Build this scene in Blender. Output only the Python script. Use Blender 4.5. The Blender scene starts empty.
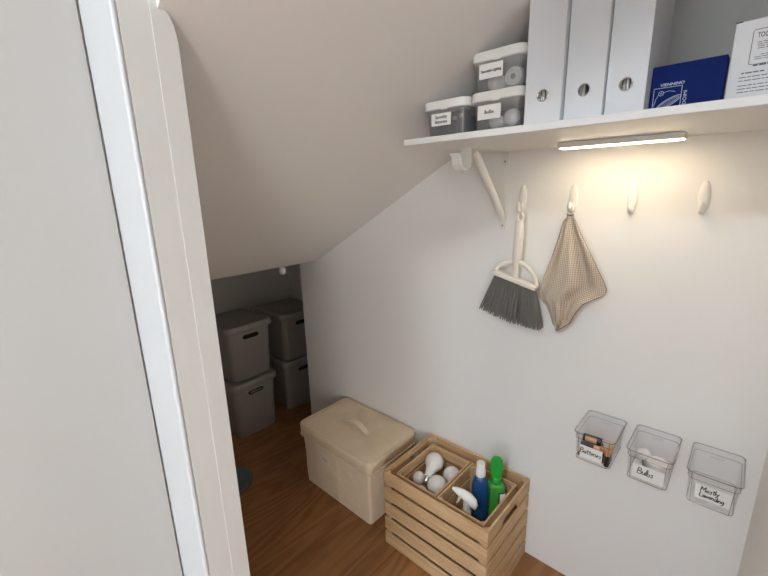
import bpy, bmesh, math, random
from mathutils import Vector, Matrix
random.seed(7)
scene = bpy.context.scene
col = scene.collection
PI = math.pi

# ------------------------------------------------------------------ materials
def new_mat(name):
    m = bpy.data.materials.new(name); m.use_nodes = True
    nt = m.node_tree
    return m, nt, nt.nodes, nt.links, nt.nodes['Principled BSDF']

def plain(name, c, rough=0.5, bump=0.0, bscale=200.0, metal=0.0, spec=0.5, var=0.0, vscale=4.0, sss=0.0):
    m, nt, N, L, p = new_mat(name)
    p.inputs['Base Color'].default_value = (*c, 1)
    p.inputs['Roughness'].default_value = rough
    p.inputs['Metallic'].default_value = metal
    p.inputs['Specular IOR Level'].default_value = spec
    tc = N.new('ShaderNodeTexCoord')
    if var > 0:
        n = N.new('ShaderNodeTexNoise'); n.inputs['Scale'].default_value = vscale; n.inputs['Detail'].default_value = 4
        r = N.new('ShaderNodeMix'); r.data_type = 'RGBA'
        r.inputs[6].default_value = (*[x * (1 - var) for x in c], 1)
        r.inputs[7].default_value = (*[min(1, x * (1 + var)) for x in c], 1)
        L.new(tc.outputs['Object'], n.inputs['Vector']); L.new(n.outputs['Fac'], r.inputs[0]); L.new(r.outputs[2], p.inputs['Base Color'])
    if bump > 0:
        n2 = N.new('ShaderNodeTexNoise'); n2.inputs['Scale'].default_value = bscale; n2.inputs['Detail'].default_value = 3
        b = N.new('ShaderNodeBump'); b.inputs['Strength'].default_value = bump; b.inputs['Distance'].default_value = 0.02 if bscale < 20 else 0.002
        L.new(tc.outputs['Object'], n2.inputs['Vector']); L.new(n2.outputs['Fac'], b.inputs['Height']); L.new(b.outputs['Normal'], p.inputs['Normal'])
    return m

def clear(name, tint, gloss_rough=0.08, ior=1.45, body=None, body_fac=0.0):
    """thin clear plastic: see-through with a mirror sheen, optionally a little milky body"""
    m, nt, N, L, p = new_mat(name)
    out = [n for n in N if n.type == 'OUTPUT_MATERIAL'][0]
    tr = N.new('ShaderNodeBsdfTransparent'); tr.inputs['Color'].default_value = (*tint, 1)
    gl = N.new('ShaderNodeBsdfGlossy'); gl.inputs['Roughness'].default_value = gloss_rough
    lw = N.new('ShaderNodeLayerWeight'); lw.inputs['Blend'].default_value = 0.5
    pw = N.new('ShaderNodeMath'); pw.operation = 'POWER'; pw.inputs[1].default_value = 4.0
    L.new(lw.outputs['Facing'], pw.inputs[0])
    fr = N.new('ShaderNodeMath'); fr.operation = 'MULTIPLY_ADD'; fr.inputs[1].default_value = ior - 1.0; fr.inputs[2].default_value = 0.02
    L.new(pw.outputs[0], fr.inputs[0])
    mx = N.new('ShaderNodeMixShader')
    base = tr.outputs[0]
    if body_fac > 0:
        p.inputs['Base Color'].default_value = (*body, 1); p.inputs['Roughness'].default_value = 0.4
        m2 = N.new('ShaderNodeMixShader'); m2.inputs[0].default_value = body_fac
        L.new(tr.outputs[0], m2.inputs[1]); L.new(p.outputs[0], m2.inputs[2]); base = m2.outputs[0]
    L.new(fr.outputs[0], mx.inputs[0]); L.new(base, mx.inputs[1]); L.new(gl.outputs[0], mx.inputs[2])
    L.new(mx.outputs[0], out.inputs['Surface'])
    return m

def wood(name, c1, c2, along, rough=0.55, scale=1.0):
    m, nt, N, L, p = new_mat(name)
    tc = N.new('ShaderNodeTexCoord'); mp = N.new('ShaderNodeMapping')
    s = {'x': (3, 60, 60), 'y': (60, 3, 60), 'z': (60, 60, 3)}[along]
    mp.inputs['Scale'].default_value = [v * scale for v in s]
    n = N.new('ShaderNodeTexNoise'); n.inputs['Scale'].default_value = 1.0; n.inputs['Detail'].default_value = 5; n.inputs['Distortion'].default_value = 0.6
    r = N.new('ShaderNodeValToRGB')
    r.color_ramp.elements[0].position = 0.3; r.color_ramp.elements[0].color = (*c1, 1)
    r.color_ramp.elements[1].position = 0.7; r.color_ramp.elements[1].color = (*c2, 1)
    b = N.new('ShaderNodeBump'); b.inputs['Strength'].default_value = 0.12; b.inputs['Distance'].default_value = 0.001
    L.new(tc.outputs['Object'], mp.inputs['Vector']); L.new(mp.outputs[0], n.inputs['Vector'])
    L.new(n.outputs['Fac'], r.inputs[0]); L.new(r.outputs[0], p.inputs['Base Color'])
    L.new(n.outputs['Fac'], b.inputs['Height']); L.new(b.outputs['Normal'], p.inputs['Normal'])
    p.inputs['Roughness'].default_value = rough
    return m

def floor_mat():
    m, nt, N, L, p = new_mat('floor_wood')
    tc = N.new('ShaderNodeTexCoord')
    mp = N.new('ShaderNodeMapping'); mp.inputs['Rotation'].default_value = (0, 0, PI / 2); mp.inputs['Location'].default_value = (0.3, 0.06, 0)
    L.new(tc.outputs['Object'], mp.inputs['Vector'])
    br = N.new('ShaderNodeTexBrick'); br.offset = 0.37
    br.inputs['Color1'].default_value = (0.35, 0.35, 0.35, 1); br.inputs['Color2'].default_value = (0.75, 0.75, 0.75, 1)
    br.inputs['Mortar'].default_value = (0.0, 0.0, 0.0, 1)
    br.inputs['Scale'].default_value = 1.0; br.inputs['Mortar Size'].default_value = 0.0012
    br.inputs['Brick Width'].default_value = 1.9; br.inputs['Row Height'].default_value = 0.27
    L.new(mp.outputs[0], br.inputs['Vector'])
    # cathedral grain along the boards
    mp2 = N.new('ShaderNodeMapping'); mp2.inputs['Scale'].default_value = (1.0, 0.16, 1.0)
    L.new(tc.outputs['Object'], mp2.inputs['Vector'])
    add = N.new('ShaderNodeVectorMath'); add.operation = 'MULTIPLY_ADD'
    add.inputs[1].default_value = (3.0, 3.0, 3.0)
    L.new(br.outputs['Color'], add.inputs[0]); L.new(mp2.outputs[0], add.inputs[2])
    n1 = N.new('ShaderNodeTexNoise'); n1.inputs['Scale'].default_value = 4.5; n1.inputs['Detail'].default_value = 2; n1.inputs['Distortion'].default_value = 0.4
    L.new(add.outputs[0], n1.inputs['Vector'])
    mul = N.new('ShaderNodeMath'); mul.operation = 'MULTIPLY'; mul.inputs[1].default_value = 95.0
    L.new(n1.outputs['Fac'], mul.inputs[0])
    sn = N.new('ShaderNodeMath'); sn.operation = 'SINE'; L.new(mul.outputs[0], sn.inputs[0])
    ma = N.new('ShaderNodeMath'); ma.operation = 'MULTIPLY_ADD'; ma.inputs[1].default_value = 0.3; ma.inputs[2].default_value = 0.5
    L.new(sn.outputs[0], ma.inputs[0])
    # fine streaks
    mp3 = N.new('ShaderNodeMapping'); mp3.inputs['Scale'].default_value = (90, 4, 1)
    L.new(tc.outputs['Object'], mp3.inputs['Vector'])
    n2 = N.new('ShaderNodeTexNoise'); n2.inputs['Scale'].default_value = 1.0; n2.inputs['Detail'].default_value = 4
    L.new(mp3.outputs[0], n2.inputs['Vector'])
    mixf = N.new('ShaderNodeMix'); mixf.data_type = 'FLOAT'; mixf.inputs[0].default_value = 0.45
    L.new(ma.outputs[0], mixf.inputs[2]); L.new(n2.outputs['Fac'], mixf.inputs[3])
    n3 = N.new('ShaderNodeTexNoise'); n3.inputs['Scale'].default_value = 7.0; n3.inputs['Detail'].default_value = 3
    L.new(tc.outputs['Object'], n3.inputs['Vector'])
    mixg = N.new('ShaderNodeMix'); mixg.data_type = 'FLOAT'; mixg.inputs[0].default_value = 0.3
    L.new(mixf.outputs[0], mixg.inputs[2]); L.new(n3.outputs['Fac'], mixg.inputs[3])
    r = N.new('ShaderNodeValToRGB')
    r.color_ramp.elements[0].position = 0.25; r.color_ramp.elements[0].color = (0.190, 0.075, 0.025, 1)
    r.color_ramp.elements[1].position = 0.75; r.color_ramp.elements[1].color = (0.390, 0.185, 0.070, 1)
    L.new(mixg.outputs[0], r.inputs[0])
    bw = N.new('ShaderNodeMix'); bw.data_type = 'RGBA'; bw.blend_type = 'MULTIPLY'
    inv = N.new('ShaderNodeMath'); inv.operation = 'MULTIPLY_ADD'; inv.inputs[1].default_value = 0.6; inv.inputs[2].default_value = 0.0
    L.new(br.outputs['Fac'], inv.inputs[0]); L.new(inv.outputs[0], bw.inputs[0])
    L.new(r.outputs[0], bw.inputs[6]); bw.inputs[7].default_value = (0.1, 0.07, 0.05, 1)
    L.new(bw.outputs[2], p.inputs['Base Color'])
    p.inputs['Roughness'].default_value = 0.38
    return m

def cloth_mat(name, c1, c2, cell):
    m, nt, N, L, p = new_mat(name)
    tc = N.new('ShaderNodeTexCoord')
    mp = N.new('ShaderNodeMapping'); mp.inputs['Rotation'].default_value = (0, 0.78, 0)
    L.new(tc.outputs['Object'], mp.inputs['Vector'])
    sp = N.new('ShaderNodeSeparateXYZ'); L.new(mp.outputs[0], sp.inputs[0])
    outs = []
    for ax in ('X', 'Z'):
        a = N.new('ShaderNodeMath'); a.operation = 'MULTIPLY'; a.inputs[1].default_value = 2 * PI / cell
        L.new(sp.outputs[ax], a.inputs[0])
        s = N.new('ShaderNodeMath'); s.operation = 'SINE'; L.new(a.outputs[0], s.inputs[0]); outs.append(s)
    mu = N.new('ShaderNodeMath'); mu.operation = 'MULTIPLY'
    L.new(outs[0].outputs[0], mu.inputs[0]); L.new(outs[1].outputs[0], mu.inputs[1])
    ma = N.new('ShaderNodeMath'); ma.operation = 'MULTIPLY_ADD'; ma.inputs[1].default_value = 0.5; ma.inputs[2].default_value = 0.5
    L.new(mu.outputs[0], ma.inputs[0])
    r = N.new('ShaderNodeMix'); r.data_type = 'RGBA'; r.inputs[6].default_value = (*c1, 1); r.inputs[7].default_value = (*c2, 1)
    L.new(ma.outputs[0], r.inputs[0]); L.new(r.outputs[2], p.inputs['Base Color'])
    b = N.new('ShaderNodeBump'); b.inputs['Strength'].default_value = 0.5; b.inputs['Distance'].default_value = 0.002
    L.new(ma.outputs[0], b.inputs['Height']); L.new(b.outputs['Normal'], p.inputs['Normal'])
    p.inputs['Roughness'].default_value = 0.95; p.inputs['Specular IOR Level'].default_value = 0.1
    return m

def emit(name, c, s):
    m, nt, N, L, p = new_mat(name)
    p.inputs['Base Color'].default_value = (0.9, 0.9, 0.88, 1)
    p.inputs['Emission Color'].default_value = (*c, 1); p.inputs['Emission Strength'].default_value = s
    return m

M = dict(
    wall=plain('wall_paint', (0.875, 0.87, 0.86), 0.6, 0.06, 260),
    ceil=plain('ceiling_paint', (0.86, 0.845, 0.83), 0.7, 0.06, 200),
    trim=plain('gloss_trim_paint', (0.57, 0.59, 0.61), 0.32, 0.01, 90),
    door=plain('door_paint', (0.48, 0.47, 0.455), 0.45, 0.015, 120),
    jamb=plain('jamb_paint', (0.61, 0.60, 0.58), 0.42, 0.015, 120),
    room=plain('room_paint', (0.78, 0.77, 0.75), 0.7, 0.05, 200),
    shelf=plain('shelf_laminate', (0.84, 0.84, 0.84), 0.4, 0.02, 150),
    floor=floor_mat(),
    file=plain('file_card', (0.74, 0.765, 0.81), 0.55, 0.05, 300),
    file_dark=plain('file_hole_inside', (0.02, 0.02, 0.02), 0.8, 0.02),
    file_page=plain('file_page_stack', (0.68, 0.68, 0.68), 0.8, 0.05, 500),
    chrome=plain('chrome_ring', (0.85, 0.85, 0.85), 0.2, 0.01, 100, metal=0.6),
    white=plain('white_plastic', (0.86, 0.86, 0.85), 0.35, 0.01, 80),
    steel=plain('white_coated_steel', (0.82, 0.81, 0.79), 0.4, 0.02, 140),
    screw=plain('screw_steel', (0.42, 0.41, 0.40), 0.35, 0.02, 200, metal=0.8),
    paper=plain('label_paper', (0.86, 0.86, 0.85), 0.7, 0.02, 400),
    ink=plain('black_ink', (0.015, 0.015, 0.018), 0.6, 0.01),
    greyink=plain('grey_ink', (0.13, 0.13, 0.15), 0.7, 0.01),
    lightink=plain('pale_ink', (0.62, 0.68, 0.85), 0.6, 0.01),
    navy=plain('navy_card', (0.002, 0.014, 0.115), 0.7, 0.03, 300, spec=0.15, var=0.08),
    carton=plain('white_carton', (0.76, 0.77, 0.79), 0.65, 0.05, 300),
    clear=clear('clear_bin_plastic', (0.982, 0.982, 0.985), 0.1, 1.45),
    rim=clear('clear_rim_plastic', (0.78, 0.78, 0.79), 0.06, 1.8),
    tub=clear('frosted_tub_plastic', (0.93, 0.935, 0.94), 0.25, 1.35, (0.66, 0.67, 0.69), 0.12),
    pine_x=wood('pine_lengthwise', (0.50, 0.31, 0.155), (0.68, 0.465, 0.265), 'x'),
    pine_y=wood('pine_crosswise', (0.50, 0.31, 0.155), (0.68, 0.465, 0.265), 'y'),
    pine_z=wood('pine_upright', (0.52, 0.35, 0.20), (0.66, 0.47, 0.29), 'z'),
    canvas=plain('canvas_fabric', (0.83, 0.685, 0.51), 0.95, 0.6, 13, spec=0.1, var=0.05, vscale=9),
    piping=plain('canvas_piping', (0.80, 0.655, 0.485), 0.95, 0.2, 900, spec=0.1),
    strap=plain('canvas_strap', (0.82, 0.70, 0.54), 0.95, 0.3, 900, spec=0.1),
    greybox=plain('grey_box_plastic', (0.34, 0.33, 0.32), 0.45, 0.05, 400),
    dark=plain('dark_hole', (0.012, 0.012, 0.012), 0.9, 0.02),
    glassbulb=plain('opal_bulb', (0.80, 0.77, 0.76), 0.22, 0.01, 60),
    collar=plain('bulb_collar', (0.84, 0.83, 0.82), 0.4, 0.01, 60),
    metal=plain('bulb_screw_metal', (0.62, 0.62, 0.63), 0.28, 0.02, 200, metal=1.0),
    blue=plain('blue_bottle_plastic', (0.010, 0.065, 0.19), 0.28, 0.01, 60),
    green=plain('green_bottle_plastic', (0.06, 0.36, 0.05), 0.3, 0.01, 60),
    greencap=plain('green_cap_plastic', (0.02, 0.36, 0.045), 0.35, 0.01, 60),
    bristle=plain('grey_bristle', (0.20, 0.192, 0.187), 0.75, 0.1, 900, var=0.25, vscale=120),
    cream=plain('cream_plastic', (0.84, 0.80, 0.72), 0.38, 0.01, 80),
    cloth=cloth_mat('waffle_cloth', (0.36, 0.285, 0.215), (0.80, 0.70, 0.585), 0.0078),
    hem=plain('cloth_hem', (0.15, 0.115, 0.085), 0.95, 0.2, 900, spec=0.1),
    battery=plain('battery_black', (0.018, 0.017, 0.017), 0.3, 0.01, 60),
    copper=plain('battery_copper', (0.78, 0.40, 0.22), 0.32, 0.02, 100, metal=0.45),
    disc=plain('blue_grey_plastic', (0.115, 0.155, 0.165), 0.55, 0.03, 200),
    gadget=plain('black_gadget_plastic', (0.022, 0.024, 0.028), 0.4, 0.03, 150),
    led=emit('led_diffuser', (1.0, 0.80, 0.53), 26.0),
)

# ------------------------------------------------------------------ helpers
def tag(o, label=None, cat=None, group=None, kind=None):
    if label: o['label'] = label
    if cat: o['category'] = cat
    if group: o['group'] = group
    if kind: o['kind'] = kind
    return o

def thing(name, label, cat, loc=(0, 0, 0), rz=0.0, group=None):
    o = bpy.data.objects.new(name, None); col.objects.link(o)
    o.empty_display_size = 0.05
    o.location = loc; o.rotation_euler = (0, 0, rz)
    return tag(o, label, cat, group)

def obj(name, bm, mat, parent=None, smooth=40, bevel=0.0, segs=2, loc=None):
    bmesh.ops.recalc_face_normals(bm, faces=bm.faces[:])
    me = bpy.data.meshes.new(name); bm.to_mesh(me); bm.free()
    if smooth:
        me.polygons.foreach_set('use_smooth', [True] * len(me.polygons))
        me.set_sharp_from_angle(angle=math.radians(smooth))
    me.materials.append(mat)
    o = bpy.data.objects.new(name, me); col.objects.link(o)
    if loc: o.location = loc
    if parent: o.parent = parent
    if bevel:
        b = o.modifiers.new('bevel', 'BEVEL'); b.width = bevel; b.segments = segs; b.limit_method = 'ANGLE'; b.angle_limit = math.radians(50)
    return o

def B(): return bmesh.new()

def box(bm, x0, x1, y0, y1, z0, z1):
    vs = [bm.verts.new((x, y, z)) for z in (z0, z1) for y in (y0, y1) for x in (x0, x1)]
    for f in ((0, 1, 3, 2), (4, 6, 7, 5), (0, 4, 5, 1), (2, 3, 7, 6), (0, 2, 6, 4), (1, 5, 7, 3)):
        bm.faces.new([vs[i] for i in f])
    return bm

def prism(bm, poly, axis, a, b):
    """extrude a polygon: axis 'y' takes (x,z), axis 'x' takes (y,z), axis 'z' takes (x,y)"""
    def P(p, t):
        return {'y': (p[0], t, p[1]), 'x': (t, p[0], p[1]), 'z': (p[0], p[1], t)}[axis]
    v0 = [bm.verts.new(P(p, a)) for p in poly]; v1 = [bm.verts.new(P(p, b)) for p in poly]
    n = len(poly)
    bm.faces.new(v0); bm.faces.new(v1[::-1])
    for i in range(n): bm.faces.new((v0[i], v0[(i + 1) % n], v1[(i + 1) % n], v1[i]))
    return bm

def loft(bm, rings, cap0=True, cap1=True):
    R = [[bm.verts.new(p) for p in r] for r in rings]
    n = len(R[0])
    for a, b in zip(R, R[1:]):
        for i in range(n): bm.faces.new((a[i], a[(i + 1) % n], b[(i + 1) % n], b[i]))
    if cap0: bm.faces.new(R[0][::-1])
    if cap1: bm.faces.new(R[-1])
    return bm

def rrect(w, d, r, z, cx=0.0, cy=0.0, n=5):
    pts = []
    r = min(r, w / 2 - 1e-4, d / 2 - 1e-4)
    for k, (sx, sy) in enumerate(((1, 1), (-1, 1), (-1, -1), (1, -1))):
        for i in range(n + 1):
            a = PI / 2 * k + PI / 2 * i / n
            pts.append((cx + sx * (w / 2 - r) + r * math.cos(a), cy + sy * (d / 2 - r) + r * math.sin(a), z))
    return pts

def frame(d):
    d = d.normalized(); u = Vector((0, 0, 1)) if abs(d.z) < 0.9 else Vector((1, 0, 0))
    a = d.cross(u).normalized(); return a, d.cross(a).normalized()

def tube(bm, pts, r, seg=10, flat=None):
    """swept round (or elliptical, flat=(ra, rb, ref axis)) tube"""
    pts = [Vector(p) for p in pts]; n = len(pts); rings = []
    rr = r if isinstance(r, (list, tuple)) else [r] * n
    pa = None
    for i, p in enumerate(pts):
        d = (pts[min(i + 1, n - 1)] - pts[max(i - 1, 0)]).normalized()
        if flat:
            b_ = Vector(flat[2]); b_ = (b_ - d * b_.dot(d)).normalized(); a_ = d.cross(b_).normalized(); ra, rb = flat[0], flat[1]
        else:
            if pa is None: a_, _ = frame(d)
            else: a_ = (pa - d * pa.dot(d)).normalized()
            b_ = d.cross(a_).normalized(); ra = rb = 1.0
        pa = a_
        rings.append([p + a_ * math.cos(t) * ra * rr[i] + b_ * math.sin(t) * rb * rr[i] for t in [2 * PI * k / seg for k in range(seg)]])
    return loft(bm, rings)

def strip(bm, pts, w, t, side):
    """flat bar swept along pts: w wide along 'side', t thick"""
    pts = [Vector(p) for p in pts]; s = Vector(side).normalized(); n = len(pts); rings = []
    for i, p in enumerate(pts):
        d = (pts[min(i + 1, n - 1)] - pts[max(i - 1, 0)]).normalized(); u = d.cross(s).normalized()
        rings.append([p + s * w / 2 + u * t / 2, p - s * w / 2 + u * t / 2, p - s * w / 2 - u * t / 2, p + s * w / 2 - u * t / 2])
    return loft(bm, rings)

def lathe(bm, prof, seg=24, mat=None, sx=1.0, sy=1.0):
    rings = []
    for r, z in prof:
        r = max(r, 1e-5)
        ring = [Vector((r * math.cos(2 * PI * k / seg) * sx, r * math.sin(2 * PI * k / seg) * sy, z)) for k in range(seg)]
        if mat: ring = [mat @ v for v in ring]
        rings.append(ring)
    return loft(bm, rings)

def arc(cx, cy, r, a0, a1, n):
    return [(cx + r * math.cos(math.radians(a0 + (a1 - a0) * i / n)), cy + r * math.sin(math.radians(a0 + (a1 - a0) * i / n))) for i in range(n + 1)]

def copy_tree(o, parent=None):
    c = o.copy(); col.objects.link(c)
    if parent: c.parent = parent
    for ch in list(o.children): copy_tree(ch, c)
    return c

FACING = (PI / 2, 0, 0)          # lettering that faces the room from the back wall
def text(name, s, size, mat, parent, loc, rot=FACING, align='CENTER', bold=0.0, sx=1.0, shear=0.0):
    cu = bpy.data.curves.new(name, 'FONT'); cu.body = s; cu.size = size; cu.align_x = align; cu.align_y = 'CENTER'
    cu.extrude = 0.00015; cu.offset = bold; cu.shear = shear; cu.resolution_u = 3
    t = bpy.data.objects.new(name, cu); col.objects.link(t)
    dg = bpy.context.evaluated_depsgraph_get()
    me = bpy.data.meshes.new_from_object(t.evaluated_get(dg)); me.name = name
    bpy.data.objects.remove(t); bpy.data.curves.remove(cu)
    me.materials.clear(); me.materials.append(mat)
    o = bpy.data.objects.new(name, me); col.objects.link(o)
    o.location = loc; o.rotation_euler = rot; o.scale = (sx, 1, 1)
    if parent: o.parent = parent
    return o

# a small hand-written alphabet: strokes in a unit box (x right, y up), then the advance width
HAND = {
    'B': ([[(0, 0), (.03, 1)], [(0, 1), (.4, .95), (.42, .65), (.05, .53), (.5, .42), (.48, .08), (0, 0)]], .62),
    'M': ([[(0, 0), (.06, 1), (.33, .35), (.6, 1), (.66, 0)]], .82),
    'L': ([[(.03, 1), (0, .04), (.42, 0)]], .52),
    'a': ([[(.36, .5), (.1, .5), (0, .2), (.15, 0), (.36, .35), (.36, .5), (.4, 0)]], .5),
    't': ([[(.15, .85), (.15, .08), (.3, 0)], [(-.02, .56), (.34, .58)]], .36),
    'e': ([[(.02, .27), (.34, .32), (.25, .52), (.05, .42), (.05, .1), (.35, .03)]], .45),
    'r': ([[(0, .52), (.03, 0)], [(.03, .35), (.15, .5), (.3, .48)]], .36),
    'i': ([[(0, .5), (.02, 0)], [(.0, .68), (.02, .73)]], .14),
    's': ([[(.3, .5), (.06, .44), (.26, .24), (.2, 0), (0, .04)]], .4),
    'u': ([[(0, .52), (.03, .08), (.2, .0), (.33, .3), (.34, .52), (.38, 0)]], .48),
    'l': ([[(.02, 1), (.04, 0)]], .16),
    'b': ([[(0, 1), (.02, 0), (.3, .05), (.32, .4), (.03, .42)]], .44),
    'o': ([[(.17, .52), (0, .3), (.12, 0), (.34, .2), (.3, .48), (.17, .52)]], .46),
    'y': ([[(0, .52), (.16, .1)], [(.36, .54), (.14, -.1), (-.02, -.38)]], .46),
    'v': ([[(0, .52), (.15, 0), (.34, .54)]], .44),
    'n': ([[(0, .52), (.02, 0)], [(.02, .35), (.2, .52), (.3, .36), (.32, 0)]], .44),
    'd': ([[(.34, .45), (.1, .48), (.0, .2), (.15, 0), (.34, .25)], [(.36, 1), (.37, 0)]], .5),
    'g': ([[(.34, .5), (.08, .5), (.04, .15), (.3, .15), (.36, .5), (.34, -.2), (.05, -.36)]], .48),
    'm': ([[(0, .52), (.02, 0)], [(.02, .38), (.16, .52), (.24, 0)], [(.24, .38), (.38, .52), (.47, 0)]], .6),
}
def handwriting(name, s, size, mat, parent, cx, cz, y, pen=0.0010, tilt=0.0):
    bm = B(); rnd = random.Random(s)
    wid = sum(HAND[c][1] for c in s) * size * 0.95
    x = -wid / 2
    for c in s:
        st, adv = HAND[c]; dy = rnd.uniform(-.04, .04) * size
        for ln in st:
            pts = [(x + (px + .1 * py) * size, py * size + dy - size * .4) for px, py in ln]
            pts = [(cx + px * math.cos(tilt) - py * math.sin(tilt), y, cz + px * math.sin(tilt) + py * math.cos(tilt)) for px, py in pts]
            for p0, p1 in zip(pts, pts[1:]): tube(bm, [p0, p1], pen, 6, flat=(1.0, 0.15, (0, 1, 0)))
        x += adv * size * 0.95
    return obj(name, bm, mat, parent)

# ------------------------------------------------------------------ the setting
def slope_z(x): return 1.048 + 0.555 * (x + 1.667)

tag(obj('floor', box(B(), -3.2, 2.1, -3.2, 2.1, -0.04, 0.0), M['floor'], smooth=0), 'reddish brown wooden board floor of the under-stairs closet', 'floor', kind='structure')
tag(obj('wall_back', box(B(), -1.83, 0.108, 1.3, 1.38, 0.0, 2.2), M['wall'], smooth=0), 'white wall carrying the shelf, the hooks and the clear bins', 'wall', kind='structure')
tag(obj('wall_right', box(B(), 0.108, 0.20, 0.265, 1.38, 0.0, 2.2), M['wall'], smooth=0), 'narrow white wall at the right edge of the closet', 'wall', kind='structure')
tag(obj('ceiling', prism(B(), [(-1.667, slope_z(-1.667)), (0.20, slope_z(0.20)), (0.20, slope_z(0.2) + .06), (-1.667, slope_z(-1.667) + .045)], 'y', 0.241, 1.3), M['ceil'], smooth=0), 'sloping white ceiling under the stairs', 'ceiling', kind='structure')
# low recess beyond the slope
tag(obj('ceiling_recess', box(B(), -2.62, -1.66, 0.24, 1.95, 1.10, 1.16), M['ceil'], smooth=0), 'low flat ceiling over the dark recess with the grey boxes', 'ceiling', kind='structure')
tag(obj('wall_recess_back', box(B(), -2.70, -2.62, 0.24, 1.95, 0.0, 1.16), M['wall'], smooth=0), 'wall at the far end of the dark recess behind the grey boxes', 'wall', kind='structure')
tag(obj('wall_recess_side', box(box(B(), -2.62, -1.76, 1.75, 1.83, 0.0, 1.16), -1.83, -1.76, 1.38, 1.75, 0.0, 1.16), M['wall'], smooth=0), 'side wall of the dark recess, hidden beyond the white wall edge', 'wall', kind='structure')
# wall between closet and room, with the doorway
bm = B()
prism(bm, [(-2.7, 0), (-0.607, 0), (-0.607, 2.5), (-2.7, 2.5)], 'y', 0.194, 0.240)
prism(bm, [(-0.607, 2.08), (0.108, 2.08), (0.108, 2.5), (-0.607, 2.5)], 'y', 0.194, 0.240)
prism(bm, [(0.108, 0), (2.0, 0), (2.0, 2.5), (0.108, 2.5)], 'y', 0.194, 0.265)
tag(obj('wall_front', bm, M['wall'], smooth=0), 'white wall around the closet doorway', 'wall', kind='structure')
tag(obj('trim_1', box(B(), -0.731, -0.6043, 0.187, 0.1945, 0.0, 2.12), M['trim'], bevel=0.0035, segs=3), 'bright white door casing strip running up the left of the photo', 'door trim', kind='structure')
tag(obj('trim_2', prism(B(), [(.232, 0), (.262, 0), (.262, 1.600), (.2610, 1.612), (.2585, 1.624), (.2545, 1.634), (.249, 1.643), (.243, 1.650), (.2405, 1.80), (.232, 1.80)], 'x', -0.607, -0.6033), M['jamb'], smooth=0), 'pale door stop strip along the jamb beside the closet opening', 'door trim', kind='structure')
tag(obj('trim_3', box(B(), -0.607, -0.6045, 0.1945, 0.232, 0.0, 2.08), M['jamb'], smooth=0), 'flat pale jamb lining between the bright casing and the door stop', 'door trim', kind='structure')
# open door leaf at the left edge
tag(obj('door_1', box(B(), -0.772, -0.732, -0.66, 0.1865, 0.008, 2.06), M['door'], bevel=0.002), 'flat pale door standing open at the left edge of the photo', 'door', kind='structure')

# the room the photograph is taken from (behind the camera), with its window and two windows added for fill light
tag(obj('wall_room_left', box(B(), -3.1, -3.0, -3.1, 0.194, 0, 2.5), M['room'], smooth=0), 'left wall of the room outside the closet', 'wall', kind='structure')
tag(obj('wall_room_right', box(box(box(box(B(), 2.0, 2.1, -3.1, -2.9, 0, 2.5), 2.0, 2.1, -1.7, 0.265, 0, 2.5), 2.0, 2.1, -2.9, -1.7, 0, .70), 2.0, 2.1, -2.9, -1.7, 2.20, 2.5), M['room'], smooth=0), 'right wall of the room outside the closet', 'wall', kind='structure')
WZ0, WZ1 = 0.70, 2.20
WINS = ((-0.80, 0.45), (0.85, 1.75))  # second opening is a made-up window, added to light the closet's left part
bm = B()
for a, b in ((-3.1, -0.80), (0.45, 0.85), (1.75, 2.1)): box(bm, a, b, -3.1, -3.0, 0, 2.5)
for a, b in WINS: box(bm, a, b, -3.1, -3.0, 0, WZ0); box(bm, a, b, -3.1, -3.0, WZ1, 2.5)
tag(obj('wall_room_rear', bm, M['room'], smooth=0), 'wall with the windows behind the photographer', 'wall', kind='structure')
tag(obj('ceiling_room', box(B(), -3.1, 2.1, -3.1, 0.20, 2.5, 2.6), M['room'], smooth=0), 'flat ceiling of the room outside the closet', 'ceiling', kind='structure')
for n, (x0, x1) in enumerate(WINS):
    bm = B()
    for a, b in ((x0, x0 + .05), (x1 - .05, x1), ((x0 + x1) / 2 - .025, (x0 + x1) / 2 + .025)): box(bm, a, b, -3.09, -3.04, WZ0, WZ1)
    for a, b in ((WZ0, WZ0 + .05), (WZ1 - .05, WZ1)): box(bm, x0, x1, -3.09, -3.04, a, b)
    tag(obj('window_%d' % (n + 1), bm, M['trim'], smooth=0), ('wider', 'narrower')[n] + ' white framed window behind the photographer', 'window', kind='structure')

bm = B()  # unseen side window, added so its light fills the left wall
for a, b in ((-2.9, -2.85), (-1.75, -1.7), (-2.325, -2.275)): box(bm, 2.04, 2.09, a, b, WZ0, WZ1)
for a, b in ((WZ0, WZ0 + .05), (WZ1 - .05, WZ1)): box(bm, 2.04, 2.09, -2.9, -1.7, a, b)
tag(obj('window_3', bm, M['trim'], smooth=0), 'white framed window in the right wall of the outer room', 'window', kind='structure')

# ------------------------------------------------------------------ shelf, bracket, lamp
ZT = 1.528
tag(obj('wall_shelf', box(B(), -0.707, 0.1075, 0.858, 1.2995, 1.513, ZT), M['shelf'], bevel=0.0012), 'long white shelf board across the top right of the wall', 'shelf')

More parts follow.
